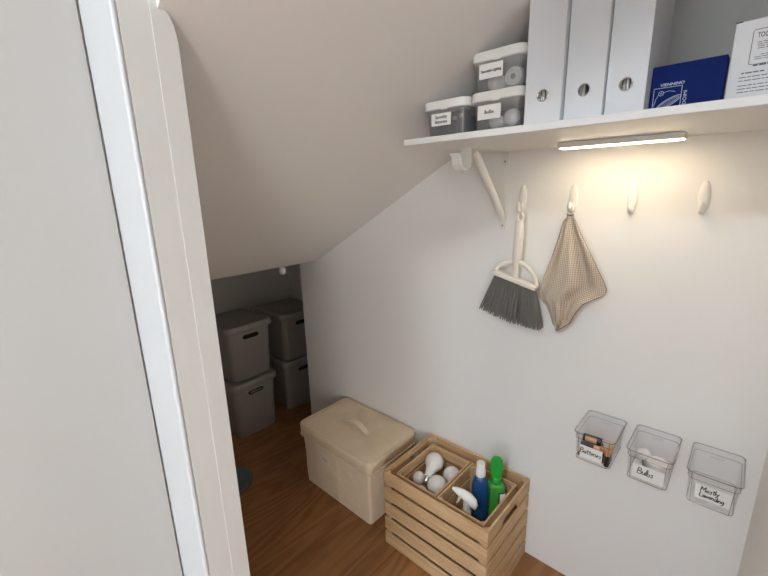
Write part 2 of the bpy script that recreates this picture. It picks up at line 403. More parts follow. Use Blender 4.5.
t = thing('shelf_bracket', 'white metal shelf bracket with a rod hook at its front', 'bracket', (-0.636, 1.2995, 1.256))
def loc_y(y): return y - 1.2995
def loc_z(z): return z - 1.256
bm = B(); strip(bm, [(0, loc_y(1.298), loc_z(1.470)), (0, loc_y(1.298), loc_z(1.5118))], .028, .004, (1, 0, 0)); obj('wall_plate', bm, M['steel'], t, bevel=.0008)
bm = B(); strip(bm, [(0, loc_y(1.298), loc_z(1.258)), (0, loc_y(1.298), loc_z(1.305))], .028, .004, (1, 0, 0)); obj('wall_plate', bm, M['steel'], t, bevel=.0008)
bm = B(); strip(bm, [(0, loc_y(1.298), loc_z(1.5112)), (0, loc_y(1.03), loc_z(1.5112))], .022, .003, (1, 0, 0)); obj('arm', bm, M['steel'], t, bevel=.0008)
pts = [(0, loc_y(1.052), loc_z(1.511)), (0, loc_y(1.056), loc_z(1.500)), (0, loc_y(1.054), loc_z(1.484))]
pts += [(0, loc_y(1.0275 + .0265 * math.cos(math.radians(a))), loc_z(1.478 + .0265 * math.sin(math.radians(a)))) for a in range(0, -181, -18)]
pts += [(0, loc_y(.999), loc_z(1.486)), (0, loc_y(.991), loc_z(1.494))]
bm = B(); strip(bm, pts, .030, .0034, (1, 0, 0)); obj('rod_hook', bm, M['steel'], t, smooth=60)
bm = B(); tube(bm, [(0, loc_y(1.088), loc_z(1.506)), (0, loc_y(1.115), loc_z(1.488)), (0, loc_y(1.276), loc_z(1.318)), (0, loc_y(1.291), loc_z(1.296))], [.011, .0128, .0128, .010], 14); obj('strut', bm, M['steel'], t)
for z in (1.482, 1.272):
    bm = B(); lathe(bm, [(.0001, 0), (.004, 0), (.0035, .0015), (.0001, .002)], 12, Matrix.Translation((0, loc_y(1.2958), loc_z(z))) @ Matrix.Rotation(PI / 2, 4, 'X')); obj('screw', bm, M['screw'], t)

t = thing('under_shelf_light', 'lit warm LED bar light stuck under the white shelf', 'light', (-0.279, 1.172, 1.513))
obj('housing', box(B(), -0.140, 0.138, -0.020, 0.020, -0.0150, -0.0003), M['white'], t, bevel=.002)
bm = B(); loft(bm, [rrect(.270, .034, .004, -.0151), rrect(.270, .034, .004, -.0160), rrect(.264, .028, .004, -.0170)]); obj('diffuser', bm, M['led'], t)
bm = B(); lathe(bm, [(.0001, -.0220), (.005, -.0215), (.009, -.0198), (.0105, -.0171), (.0001, -.0168)], 20); obj('motion_sensor', bm, M['white'], t)

# ------------------------------------------------------------------ files on the shelf
def make_file(w, x, y, label, hole_fill):
    t = thing('box_file', label, 'file', (x, y, ZT), group='white box files on the shelf')
    d, h = 0.165, 0.320
    # spine with a finger hole (a real cut-out)
    hz, hr = 0.0525, 0.0105
    bm = B(); n = 28
    def outline():
        pts = []
        per = []
        for k in range(n):
            a = 2 * PI * k / n; c, s = math.cos(a), math.sin(a)
            # project to rectangle border
            cx, cz = 0, hz
            ts = []
            if c > 1e-6: ts.append((w / 2 - cx) / c)
            if c < -1e-6: ts.append((-w / 2 - cx) / c)
            if s > 1e-6: ts.append((h - cz) / s)
            if s < -1e-6: ts.append((0 - cz) / s)
            tt = min(ts); per.append((cx + c * tt, cz + s * tt)); pts.append((cx + c * hr, cz + s * hr))
        return pts, per
    ci, pe = outline()
    # snap the nearest border points onto the four corners
    for cxn in ((w / 2, 0), (-w / 2, 0), (w / 2, h), (-w / 2, h)):
        k = min(range(n), key=lambda i: (pe[i][0] - cxn[0]) ** 2 + ((pe[i][1] - cxn[1])) ** 2 if True else 0)
        pe[k] = cxn
    rings = [[bm.verts.new((p[0], yy, p[1])) for p in src] for yy, src in ((0, ci), (0, pe), (.003, pe), (.003, ci))]
    for a in range(4):
        r0, r1 = rings[a], rings[(a + 1) % 4]
        for i in range(n): bm.faces.new((r0[i], r0[(i + 1) % n], r1[(i + 1) % n], r1[i]))
    obj('spine', bm, M['file'], t, smooth=20)
    bm = B()
    box(bm, -w / 2, -w / 2 + .002, .003, d, 0, h); box(bm, w / 2 - .002, w / 2, .003, d, 0, h)
    box(bm, -w / 2 + .002, w / 2 - .002, .003, d, 0, .002); box(bm, -w / 2 + .002, w / 2 - .002, d - .002, d, .002, h)
    box(bm, -w / 2 + .002, w / 2 - .002, .003, d - .002, h - .002, h)
    obj('case', bm, M['file'], t, smooth=0)
    bm = B()
    x0, x1 = {0: (-w * .43, w * .12), 1: (-w * .43, -.001), 2: (-w * .43, w * .43)}[hole_fill]
    k = 9
    for i in range(k):
        a = x0 + (x1 - x0) * i / k; box(bm, a + .0008, a + (x1 - x0) / k - .0008, .012 + .003 * (i % 2), d - .01, .0025, h * .85)
    obj('papers', bm, M['file_page'], t, smooth=0)
    bm = B()
    tube(bm, [((hr + .0006) * math.cos(a), -.0006, hz + (hr + .0006) * math.sin(a)) for a in [2 * PI * i / 28 for i in range(29)]], .0011, 6)
    obj('finger_ring', bm, M['chrome'], t)
    return t
make_file(.0730, -0.3515, 0.868, 'white box file with a finger hole, leftmost, next to the clear tubs', 0)
make_file(.0690, -0.2780, 0.882, 'white box file with a finger hole, standing between the two other files', 1)
make_file(.0645, -0.2095, 0.895, 'white box file with a finger hole, rightmost, next to the blue box', 2)

# navy box with lamp drawing
t = thing('lamp_box', 'small navy blue box with a pale lamp drawing on its front', 'box', (-0.123, 0.932, ZT))
obj('carton', box(B(), -.0535, .0525, 0, .034, 0, .080), M['navy'], t, bevel=.002)
text('brand_lettering', 'VIENNINO', .0066, M['lightink'], t, (-.021, -.0004, .0470), sx=1.15, bold=.0001, shear=.15)
bm = B()
for a, b in (((-.0475, .000), (-.0475, .042)), ((-.0475, .042), (-.0055, .042)), ((-.0055, .042), (-.0055, .000))):
    tube(bm, [(a[0], -.0003, a[1] + .0005), (b[0], -.0003, b[1] + .0005)], .00045, 5)
lx, lz, la = -.023, .017, math.radians(28)
def el(rx, rz, n=40, ph=0.0): return [(lx + rx * math.cos(t_) * math.cos(la) - rz * math.sin(t_) * math.sin(la), -.0003, lz + rx * math.cos(t_) * math.sin(la) + rz * math.sin(t_) * math.cos(la)) for t_ in [2 * PI * i / n + ph for i in range(n + 1)]]
tube(bm, el(.0195, .0055), .0006, 5); tube(bm, el(.0165, .0035), .00035, 5)
for i in range(-7, 8):
    u = i / 8 * .0165; v = .0035 * math.sqrt(max(0, 1 - (i / 8) ** 2))
    tube(bm, [(lx + u * math.cos(la) + v * math.sin(la), -.0003, lz + u * math.sin(la) - v * math.cos(la)), (lx + u * math.cos(la) - v * math.sin(la), -.0003, lz + u * math.sin(la) + v * math.cos(la))], .00022, 4)
tube(bm, [(-.036 + .0038 * math.cos(a), -.0003, .0335 + .0038 * math.sin(a)) for a in [2 * PI * i / 20 for i in range(21)]], .00045, 5)
tube(bm, [(-.038, -.0003, .0335), (-.034, -.0003, .0335)], .0003, 4); tube(bm, [(-.036, -.0003, .0315), (-.036, -.0003, .0355)], .0003, 4)
tube(bm, [(-.0395, -.0003, .0315), (-.043, -.0003, .025), (-.046, -.0003, .012)], .0004, 5)
tube(bm, [(-.032, -.0003, .0345), (-.024, -.0003, .0362), (-.015, -.0003, .034)], .0004, 5)
obj('lamp_drawing', bm, M['lightink'], t)
text('side_lettering', 'DOIMI', .0075, M['lightink'], t, (.0005, -.0004, .022), rot=(PI / 2, -PI / 2, 0), sx=1.1)

# white printed carton at the right end
t = thing('printed_carton', 'white carton with printed text at the right end of the shelf', 'box', (0.015, 0.940, ZT))
obj('carton', box(B(), -.083, .090, 0, .15, 0, .126), M['carton'], t, bevel=.0015)
bm = B(); box(bm, -.083, -.0745, -.0003, .002, .1245, .1262); obj('corner_mark', bm, M['ink'], t, smooth=0)
def greeked(bm, x0, x1, z, h, rnd):
    x = x0
    while x < x1 - .002:
        w = min(rnd.uniform(.003, .011), x1 - x); box(bm, x, x + w, -.0003, .0005, z, z + h); x += w + .0014
bm = B(); rnd = random.Random(3)
for x0, x1, z, h in ((-.052, .03, .0905, .0010), (-.052, .03, .0875, .0010), (-.051, .03, .0845, .0010), (-.051, .03, .0815, .0010), (-.046, .03, .0720, .0010), (-.053, -.02, .0690, .0009), (-.053, .03, .066, .0009)):
    greeked(bm, x0, x1, z, h, rnd)
for z, x1 in ((.0405, .03), (.0355, .03), (.0280, .03), (.0230, .03), (.0180, .03)): greeked(bm, -.068, x1, z, .0012, rnd)
greeked(bm, -.066, -.038, .0465, .0019, rnd); greeked(bm, -.053, .03, .0560, .0024, rnd)
obj('small_print', bm, M['greyink'], t, smooth=0)
bm = B(); tube(bm, [(p[0], -.0003, p[1]) for p in ([(.045, .110)] + arc(-.0555, .1065, .0035, 90, 180, 5) + [(-.059, .064)] + arc(-.0555, .0625, .0035, 180, 270, 5) + [(.045, .059)])], .00045, 5); obj('print_frame', bm, M['greyink'], t)
text('heading', 'TOORING', .0100, M['greyink'], t, (-.0535, -.0004, .1010), align='LEFT', bold=.0002, sx=.62)

# ------------------------------------------------------------------ clear tubs with white lids
def make_tub(x, y, z, label, w=.118, d=.150, h=.071):
    t = thing('storage_tub', label, 'container', (x, y, z), group='clear tubs with white lids on the shelf')
    cy = d / 2 + .004
    bm = B(); th = .0016
    loft(bm, [rrect(w * .92, d * .93, .016, .0005, 0, cy), rrect(w * .925, d * .935, .018, .004, 0, cy), rrect(w, d, .018, h, 0, cy),
              rrect(w - 2 * th, d - 2 * th, .017, h, 0, cy), rrect(w * .925 - 2 * th, d * .935 - 2 * th, .017, .004, 0, cy), rrect(w * .9, d * .91, .016, .0028, 0, cy)])
    obj('tub', bm, M['tub'], t, smooth=50)
    bm = B()
    lw, ld = w + .010, d + .008
    loft(bm, [rrect(lw - .004, ld - .004, .020, h - .010, 0, cy), rrect(lw, ld, .022, h - .009, 0, cy), rrect(lw, ld, .022, h + .006, 0, cy),
              rrect(lw - .004, ld - .004, .021, h + .0095, 0, cy), rrect(lw - .016, ld - .016, .016, h + .0095, 0, cy), rrect(lw - .018, ld - .018, .015, h + .007, 0, cy)])
    obj('lid', bm, M['white'], t, smooth=50)
    bm = B(); box(bm, -.006, .012, -.0012, .003, h - .0125, h - .0085); obj('lid_tab', bm, M['white'], t, bevel=.001)
    return t
def paper(t, w, h, cx, cz, y, name='paper_label'):
    return obj(name, box(B(), cx - w / 2, cx + w / 2, y - .0004, y, cz - h / 2, cz + h / 2), M['paper'], t, smooth=0)
tA = make_tub(-0.590, 0.866, ZT, 'single clear tub with a white lid and two-line label, holding black gadgets')
paper(tA, .056, .028, -.009, .038, .0045)
text('label_text', 'Specialty', .0098, M['ink'], tA, (-.009, .0040, .0435), bold=.0002); text('label_text', 'Batteries', .0098, M['ink'], tA, (-.009, .0040, .0325), bold=.0002)
tB = make_tub(-0.4570, 0.866, ZT, 'lower clear tub of the stack of two, labelled Bulbs')
paper(tB, .056, .030, -.014, .038, .0045); text('label_text', 'Bulbs', .0105, M['ink'], tB, (-.014, .0040, .038), bold=.0002)
tC = make_tub(-0.4575, 0.867, ZT + .0808, 'upper clear tub on the stack, labelled Decorative Lighting')
paper(tC, .056, .030, -.013, .041, .0045); text('label_text', 'Decorative Lighting', .0076, M['ink'], tC, (-.013, .0040, .041), bold=.00025, sx=.80)

# contents of the tubs
def gadget(x, y, z, w, d, h, label, rz=0.0):
    t = thing('power_adapter', label, 'adapter', (x, y, z), rz, group='black gadgets in the left clear tub')
    obj('case', box(B(), -w / 2, w / 2, -d / 2, d / 2, 0, h), M['gadget'], t, bevel=.003)
    obj('plate', box(B(), -w * .3, w * .3, -d / 2 - .0006, -d / 2, h * .62, h * .78), M['screw'], t, smooth=0)
gadget(-0.616, 0.900, 1.532, .040, .045, .032, 'flat black adapter behind the label of the single clear tub')
gadget(-0.570, 0.905, 1.532, .020, .04, .050, 'tall black adapter at the middle of the single clear tub')
gadget(-0.548, 0.895, 1.532, .014, .03, .054, 'narrow black adapter at the right side of the single clear tub')
gadget(-0.594, 0.965, 1.532, .060, .04, .046, 'wide black adapter at the back of the single clear tub')

def make_bulb(name, label, loc, R, axis, length, group, collar_frac=.5, sock=.0125):
    """globe centred on loc; axis points from the globe to its screw base"""
    t = thing(name, label, 'light bulb', loc, group=group)
    q = Vector((0, 0, -1)).rotation_difference(Vector(axis).normalized()).to_matrix().to_4x4()
    zc = -R * .72; zend = -(length - .028)
    prof = [(R * math.sin(math.radians(a)), R * math.cos(math.radians(a))) for a in range(2, 135, 8)]
    neck = [(R * .68, zc - .001), (R * .5, zc + (zend - zc) * .45), (sock + .003, zend)]
    bm = B(); lathe(bm, prof + [(R * .70, zc)], 28, q); obj('globe', bm, M['glassbulb'], t, smooth=60)
    bm = B(); lathe(bm, [(R * .705, zc)] + neck + [(.001, zend)], 28, q); obj('collar', bm, M['collar'], t, smooth=50)
    bm = B(); pr = [(sock, zend)]
    for i in range(5):
        z = zend - .003 - i * .0042; pr += [(sock, z), (sock - .0016, z - .0021)]
    pr += [(sock * .6, zend - .026), (.001, zend - .028)]
    bm2 = lathe(bm, pr, 20, q); obj('screw_base', bm, M['metal'], t, smooth=50)
    return t
G1 = 'bulbs in the clear tubs on the shelf'
make_bulb('light_bulb', 'white bulb lying at the left of the tub labelled Bulbs', (-0.470, 0.905, 1.549), .0165, (1, .25, -.05), .062, G1, sock=.008)
make_bulb('light_bulb', 'white bulb lying at the right of the tub labelled Bulbs', (-0.430, 0.900, 1.552), .0185, (-.5, 1, -.1), .068, G1, sock=.008)
make_bulb('light_bulb', 'white bulb lying at the left of the upper tub labelled Decorative Lighting', (-0.476, 0.910, 1.632), .020, (1, .3, -.05), .070, G1, sock=.008)
t = thing('light_string_reel', 'white round reel standing at the right of the upper clear tub', 'reel', (-0.4275, 0.890, 1.6335))
RX = Matrix.Rotation(PI / 2, 4, 'X')
bm = B(); lathe(bm, [(.006, 0), (.018, 0), (.0205, .003), (.0205, .02), (.018, .024), (.0001, .024)], 28, Matrix.Translation((0, .024, 0)) @ RX); obj('reel_body', bm, M['white'], t, smooth=50)
bm = B(); lathe(bm, [(.0001, 0), (.006, 0), (.006, .0015), (.0001, .002)], 20, Matrix.Translation((0, .0245 - .024, 0)) @ RX); obj('reel_hub', bm, M['screw'], t, smooth=50)
bm = B(); tube(bm, [(.013 * math.cos(a), -.0006, .013 * math.sin(a)) for a in [2 * PI * i / 24 for i in range(25)]], .0009, 6); obj('reel_ring', bm, M['file_page'], t)

# ------------------------------------------------------------------ wall hooks
def make_hook(x, z, label):
    t = thing('wall_hook', label, 'hook', (x, 1.2996, z), group='white oval wall hooks')
    bm = B(); rings = []
    for s, yy in ((1.0, 0), (1.0, -.003), (.86, -.0055), (.5, -.0072), (.05, -.0078)):
        rings.append([(.0122 * s * math.cos(a), yy * .8, .0425 * s * math.sin(a)) for a in [2 * PI * k / 32 for k in range(32)]])
    loft(bm, rings); obj('plate', bm, M['white'], t, smooth=60)
    pts = [(0, -.003, -.014), (0, -.009, -.026), (0, -.017, -.0345), (0, -.0255, -.0340), (0, -.031, -.0255), (0, -.0325, -.016), (0, -.0320, -.009)]
    bm = B(); tube(bm, pts, [.0058, .0060, .0058, .0058, .0060, .0056, .0032], 14, flat=(1.0, 1.0, (1, 0, 0))); obj('prong', bm, M['white'], t, smooth=60)
    return t
h0 = make_hook(-0.5695, 1.362, 'white oval wall hook from which the hand brush hangs, leftmost')
for x, z, lb in ((-0.412, 1.362, 'white oval wall hook holding up the beige cloth'), (-0.256, 1.361, 'empty white oval wall hook right of the cloth, third along'), (-0.1015, 1.3635, 'empty white oval wall hook at the far right of the row')):
    c = copy_tree(h0); c.location = (x, 1.2996, z); c['label'] = lb

# ------------------------------------------------------------------ hand brush
t = thing('hand_brush', 'cream hand brush with dark grey bristles hanging bristles down', 'brush', (-0.5645, 1.262, 1.34))
def bp(x, z, y=0.0): return (x + 0.5645, y, z - 1.34)
# handle with an eye at its top: swept loop + tapered grip
bm = B()
eye = [bp(-.5585 + .0095 * math.sin(a), 1.305 + .0135 * math.cos(a)) for a in [2 * PI * i / 24 for i in range(25)]]
tube(bm, eye, .0042, 8)
tube(bm, [bp(-.5585, 1.2925), bp(-.5588, 1.28), bp(-.560, 1.24), bp(-.5615, 1.19), bp(-.562, 1.165), bp(-.565, 1.158), bp(-.5655, 1.104)], [.0115, .0150, .0162, .0160, .0155, .0120, .0112], 16, flat=(.62, 1.0, (1, 0, 0)))
obj('handle', bm, M['cream'], t, smooth=60)
bm = B()
loopc = [bp(-.5585 + .0060 * math.sin(a), 1.328 + .0100 * math.cos(a)) for a in [2 * PI * i / 20 for i in range(21)]]
tube(bm, loopc, .0016, 6); obj('hanging_loop', bm, M['white'], t)
bm = B()
tube(bm, [bp(-.634, 1.116), bp(-.635, 1.128), bp(-.628, 1.137), bp(-.608, 1.147), bp(-.585, 1.154), bp(-.565, 1.160), bp(-.547, 1.156), bp(-.528, 1.146), bp(-.508, 1.128), bp(-.495, 1.106), bp(-.492, 1.086)], .0058, 10, flat=(1.3, .9, (0, 1, 0)))
obj('yoke', bm, M['cream'], t, smooth=60)
e0, e1 = Vector((-.639, 1.1155)), Vector((-.4885, 1.0775))
dv = (e1 - e0).normalized(); nv = Vector((-dv.y, dv.x))
bm = B()
q = [e0 + nv * .008, e1 + nv * .008, e1 - nv * .007, e0 - nv * .007]
prism(bm, [(p.x + .5645, p.y - 1.34) for p in q], 'y', -.0165, .0165); obj('head_bar', bm, M['cream'], t, bevel=.003)
bm = B(); rnd = random.Random(11)
b0, b1 = Vector((-.686, .981)), Vector((-.466, .944))
NC = 34
for i in range(NC):
    for j in range(5):
        for k in range(3):
            u = (i // 2 + .5 + ((i % 2) - .5) * .30 + rnd.uniform(-.10, .10)) * 2 / NC
            top = e0 + (e1 - e0) * (.03 + .94 * u) - nv * .006
            bot = b0 + (b1 - b0) * u + Vector((rnd.uniform(-.004, .004), rnd.uniform(-.0035, .003) - .008 * math.sin(PI * u)))
            y0 = (j - 2) * .0058 + rnd.uniform(-.0015, .0015); y1 = max(-.034, min(.030, y0 * 1.8 + rnd.uniform(-.003, .003)))
            mid = top.lerp(bot, .5) + Vector((0, .003))
            tube(bm, [bp(top.x, top.y, y0), bp(mid.x, mid.y, (y0 + y1) / 2), bp(bot.x, bot.y, y1)], [.0013, .0013, .0009], 4)
obj('bristles', bm, M['bristle'], t, smooth=60)

# ------------------------------------------------------------------ cloth
t = thing('cleaning_cloth', 'beige waffle cleaning cloth hanging by its loop with a drooping corner', 'cloth', (-0.408, 1.272, 1.32))
Lb = [(-.416, 1.314), (-.429, 1.291), (-.441, 1.245), (-.459, 1.18), (-.481, 1.104), (-.489, 1.061), (-.485, 1.040), (-.463, 1.020), (-.449, .990), (-.439, .960), (-.427, .947)]
Rb = [(-.399, 1.315), (-.376, 1.268), (-.347, 1.216), (-.319, 1.164), (-.295, 1.118), (-.288, 1.100), (-.295, 1.084), (-.323, 1.066), (-.350, 1.047), (-.370, 1.010), (-.380, .982), (-.414, .951)]
def along(poly, s):
    L_ = [0.0]
    for a, b in zip(poly, poly[1:]): L_.append(L_[-1] + math.dist(a, b))
    s *= L_[-1]
    for i in range(len(poly) - 1):
        if s <= L_[i + 1] + 1e-9:
            f = (s - L_[i]) / (L_[i + 1] - L_[i]); return (poly[i][0] + (poly[i + 1][0] - poly[i][0]) * f, poly[i][1] + (poly[i + 1][1] - poly[i][1]) * f)
    return poly[-1]
NU, NV = 36, 60
def cloth_pt(u, v, off=0.0):
    l, r = along(Lb, v), along(Rb, v)
    x, z = l[0] + (r[0] - l[0]) * u, l[1] + (r[1] - l[1]) * u
    amp = .017 * min(1, v * 2.2 + .15)
    yy = amp * (math.sin(u * 2 * PI * 1.6 + .9) * .75 + .3 * math.sin(u * 2 * PI * 3.1 + v * 2.5)) + .004 * math.sin(v * 7 + u * 4)
    yy = max(-.02, min(.021, yy)) + .001
    return (x + .408, yy + off, z - 1.32)
bm = B()
gridv = [[[bm.verts.new(cloth_pt(i / NU, j / NV, o)) for i in range(NU + 1)] for j in range(NV + 1)] for o in (-.0013, .0013)]
for s, g in enumerate(gridv):
    for j in range(NV):
        for i in range(NU): bm.faces.new((g[j][i], g[j][i + 1], g[j + 1][i + 1], g[j + 1][i]))
edge = [(0, j) for j in range(NV + 1)] + [(i, NV) for i in range(1, NU + 1)] + [(NU, j) for j in range(NV - 1, -1, -1)] + [(i, 0) for i in range(NU - 1, 0, -1)]
for k in range(len(edge)):
    a, b = edge[k], edge[(k + 1) % len(edge)]
    bm.faces.new((gridv[0][a[1]][a[0]], gridv[0][b[1]][b[0]], gridv[1][b[1]][b[0]], gridv[1][a[1]][a[0]]))
obj('cloth_sheet', bm, M['cloth'], t, smooth=80)
bm = B()
tube(bm, [cloth_pt(0, j / NV) for j in range(2, NV + 1)] + [cloth_pt(1, j / NV) for j in range(NV, 1, -1)], .0012, 6); obj('hem', bm, M['hem'], t, smooth=80)
bm = B(); tube(bm, [(-.009, -.001, -.0045), (-.003, -.0032, -.006), (.004, -.0032, -.0055), (.0095, -.001, -.004)], .0022, 8); obj('stitching', bm, M['hem'], t)
bm = B(); strip(bm, [(-.005, 0, -.006), (-.0055, -.001, .008), (-.004, -.002, .0175), (0, -.0025, .0195), (.003, -.002, .0175), (.0055, -.001, .008), (.005, 0, -.006)], .007, .0012, (0, 1, 0)); obj('hanging_loop', bm, M['cloth'], t)

# ------------------------------------------------------------------ clear wall bins
def make_bin(x, z, label):
    t = thing('wall_bin', label, 'bin', (x, 1.2995, z), group='clear plastic bins on the wall')
    H, D = .092, .152; th = .0022
    def ring(w, d, r, zz): return rrect(w, d, r, zz, 0, -d / 2, 6)
    def inset(w, d, r, zz, e): return rrect(w - 2 * e, d - 2 * e, max(r - e, .002), zz, 0, -d / 2, 6)
    bm = B()
    loft(bm, [inset(.092, D - .008, .010, 0, .004), ring(.093, D - .007, .012, .003), ring(.099, D - .004, .012, .070), ring(.103, D - .001, .013, .073), ring(.1045, D, .013, H - .003),
              ring(.1085, D + .0018, .014, H - .0028), ring(.1085, D + .0018, .014, H),
              inset(.1045, D, .013, H, th), inset(.103, D - .001, .013, .0745, th), inset(.099, D - .004, .012, .0705, th), inset(.093, D - .007, .012, .005, th), inset(.092, D - .008, .010, .0026, .006)])
    obj('bin_body', bm, M['clear'], t, smooth=50)
    bm = B(); rg = [(p[0], p[1], H - .0015) for p in ring(.1085, D + .0018, .014, 0)]; tube(bm, rg + [rg[0], rg[1]], .0017, 8)
    obj('rim', bm, M['rim'], t, smooth=60)
    bm = B()
    for s_ in (-1, 1):
        tube(bm, [(s_ * (.0470 - .009), -D + .0045, .004), (s_ * (.0495 - .009), -D + .0028, .068), (s_ * (.0520 - .009), -D - .0002, H - .004)], .0008, 6)
    rg = [(p[0], p[1], .0715) for p in ring(.101, D - .002, .0125, 0)]; tube(bm, rg + [rg[0], rg[1]], .0009, 6)
    rg = [(p[0], p[1], .0025) for p in ring(.092, D - .007, .012, 0)]; tube(bm, rg + [rg[0], rg[1]], .0012, 6)
    obj('moulded_edges', bm, M['rim'], t, smooth=60)
    bm = B(); loft(bm, [[(p[0], -.0035 - p[2], .064 + p[1]) for p in rrect(.030, .007, .0025, zz)] for zz in (0, .0018)]); obj('slot_rib', bm, M['clear'], t)
    return t
bin0 = make_bin(-0.2520, .602, 'clear wall bin holding batteries, leftmost of the three, labelled Batteries')
bin1 = copy_tree(bin0); bin1.location = (-0.1160, 1.2995, .606); bin1['label'] = 'clear wall bin holding a white round bulb, middle one, labelled Bulbs'
bin2 = copy_tree(bin0); bin2.location = (0.0190, 1.2995, .607); bin2['label'] = 'empty clear wall bin, rightmost of the three'
for tb, lines, w, h, cx, cz in ((bin0, ['Batteries'], .060, .040, -.003, .0345), (bin1, ['Bulbs'], .073, .041, .003, .0345), (bin2, ['Mostly', 'Lavending'], .069, .040, .003, .0430)):
    paper(tb, w, h, cx, cz, -.1502)
    if len(lines) == 1:
        handwriting('label_text', lines[0], .0165 if lines[0] == 'Batteries' else .019, M['ink'], tb, cx - (.001 if lines[0] == 'Batteries' else .006), cz + .002, -.1509)
    else:
        handwriting('label_text', lines[0], .0145, M['ink'], tb, cx - .006, cz + .009, -.1509)
        handwriting('label_text', lines[1], .0130, M['ink'], tb, cx - .001, cz - .007, -.1509)

def make_battery(loc, axis, label, R=.0071, L=.050):
    t = thing('battery', label, 'battery', loc, group='batteries in the left wall bin')
    q = Vector((0, 0, 1)).rotation_difference(Vector(axis).normalized()).to_matrix().to_4x4()
    bm = B(); lathe(bm, [(.0001, 0), (R - .0006, 0), (R, .0006), (R, L * .70), (.0001, L * .70)], 18, q); obj('body', bm, M['battery'], t, smooth=40)
    bm = B(); lathe(bm, [(.0001, L * .701), (R, L * .701), (R, L - .0008), (R - .001, L), (.0028, L), (.0026, L + .0018), (.0001, L + .0018)], 18, q); obj('copper_end', bm, M['copper'], t, smooth=40)
    return t
bz = .602 + .0052
names = ['standing at the front right corner', 'standing second from the front right corner', 'standing third along the right side', 'standing at the back right corner']
bat0 = make_battery((-0.2155, 1.1640, bz), (0, 0, 1), 'black and copper battery standing upright in the front right corner of the bin')
for (x, y), lb in (((-0.2155, 1.1800), 'black and copper battery standing upright second back on the right side of the bin'), ((-0.2155, 1.1960), 'black and copper battery standing upright third back on the right side of the bin'), ((-0.2320, 1.1720), 'black and copper battery standing upright left of the front right corner')):
    c = copy_tree(bat0); c.location = (x, y, bz); c['label'] = lb
for i, (y, z, ax, x) in enumerate(((1.166, bz + .0073, (1, 0, 0), -.292), (1.166, bz + .0220, (-1, 0, 0), -.2425), (1.182, bz + .0073, (-1, 0, 0), -.2425), (1.182, bz + .022, (1, 0, 0), -.292), (1.199, bz + .0073, (1, 0, 0), -.292), (1.1755, bz + .0365, (1, .05, 0), -.290))):
    c = make_battery((x, y, z), ax, ['black and copper battery lying lowest at the front of the left bin', 'battery lying second up at the front of the left bin, copper end left', 'black and copper battery lying on the bottom in the second row of the left bin', 'black and copper battery lying second up in the second row of the left bin', 'black and copper battery lying on the bottom behind the others in the left bin', 'black and copper battery lying across the top of the front pile in the left bin'][i])
# the big block battery lying on top
t = thing('block_battery', 'chunky black battery with a copper label lying on top of the pile', 'battery', (-0.2690, 1.2150, .643), math.radians(4))
bm = B(); lathe(bm, [(.0001, -.026), (.0115, -.026), (.0125, -.025), (.0125, .025), (.0115, .026), (.0001, .026)], 24, Matrix.Rotation(PI / 2, 4, 'Y')); obj('body', bm, M['battery'], t)
bm = B()
rings = [[(xx, -.0129 * math.cos(a), .0129 * math.sin(a)) for a in [math.radians(-25 + 90 * i / 8) for i in range(9)]] for xx in (-.019, .013)]
R0, R1 = [[bm.verts.new(p) for p in r] for r in rings]
for i in range(8): bm.faces.new((R0[i], R0[i + 1], R1[i + 1], R1[i]))
o = obj('copper_label', bm, plain('battery_orange_label', (0.85, 0.55, 0.36), 0.4, 0.01), t); sm = o.modifiers.new('solid', 'SOLIDIFY'); sm.thickness = .0006
t = thing('battery_stack_support', 'black battery pack under the chunky battery at the back of the left bin', 'battery', (-0.2690, 1.2250, bz))
t.name = 'battery_pack'
obj('pack_body', box(B(), -.026, .026, -.013, .013, 0, .0225), M['battery'], t, bevel=.002); obj('pack_band', box(B(), -.012, .012, -.0134, .0134, .001, .0230), M['copper'], t, smooth=0)

# bulbs in the middle bin
t = thing('disc_bulb', 'white flat round bulb lying in the middle wall bin', 'light bulb', (-0.1000, 1.200, .606 + .0060))
bm = B(); lathe(bm, [(.0001, 0), (.013, 0), (.0145, .006), (.0145, .014), (.0250, .022), (.0275, .026), (.0275, .042), (.0250, .0455), (.0001, .0465)], 36); obj('bulb_disc', bm, M['glassbulb'], t, smooth=50)
bm = B(); lathe(bm, [(.0146, .0055), (.0157, .007), (.0157, .013), (.0146, .0145)], 36); obj('base_band', bm, M['collar'], t)
make_bulb('frosted_bulb', 'pale round bulb at the back left of the middle wall bin', (-0.140, 1.250, .606 + .0255), .020, (.3, -1, .02), .060, 'bulbs in the middle wall bin', sock=.009)

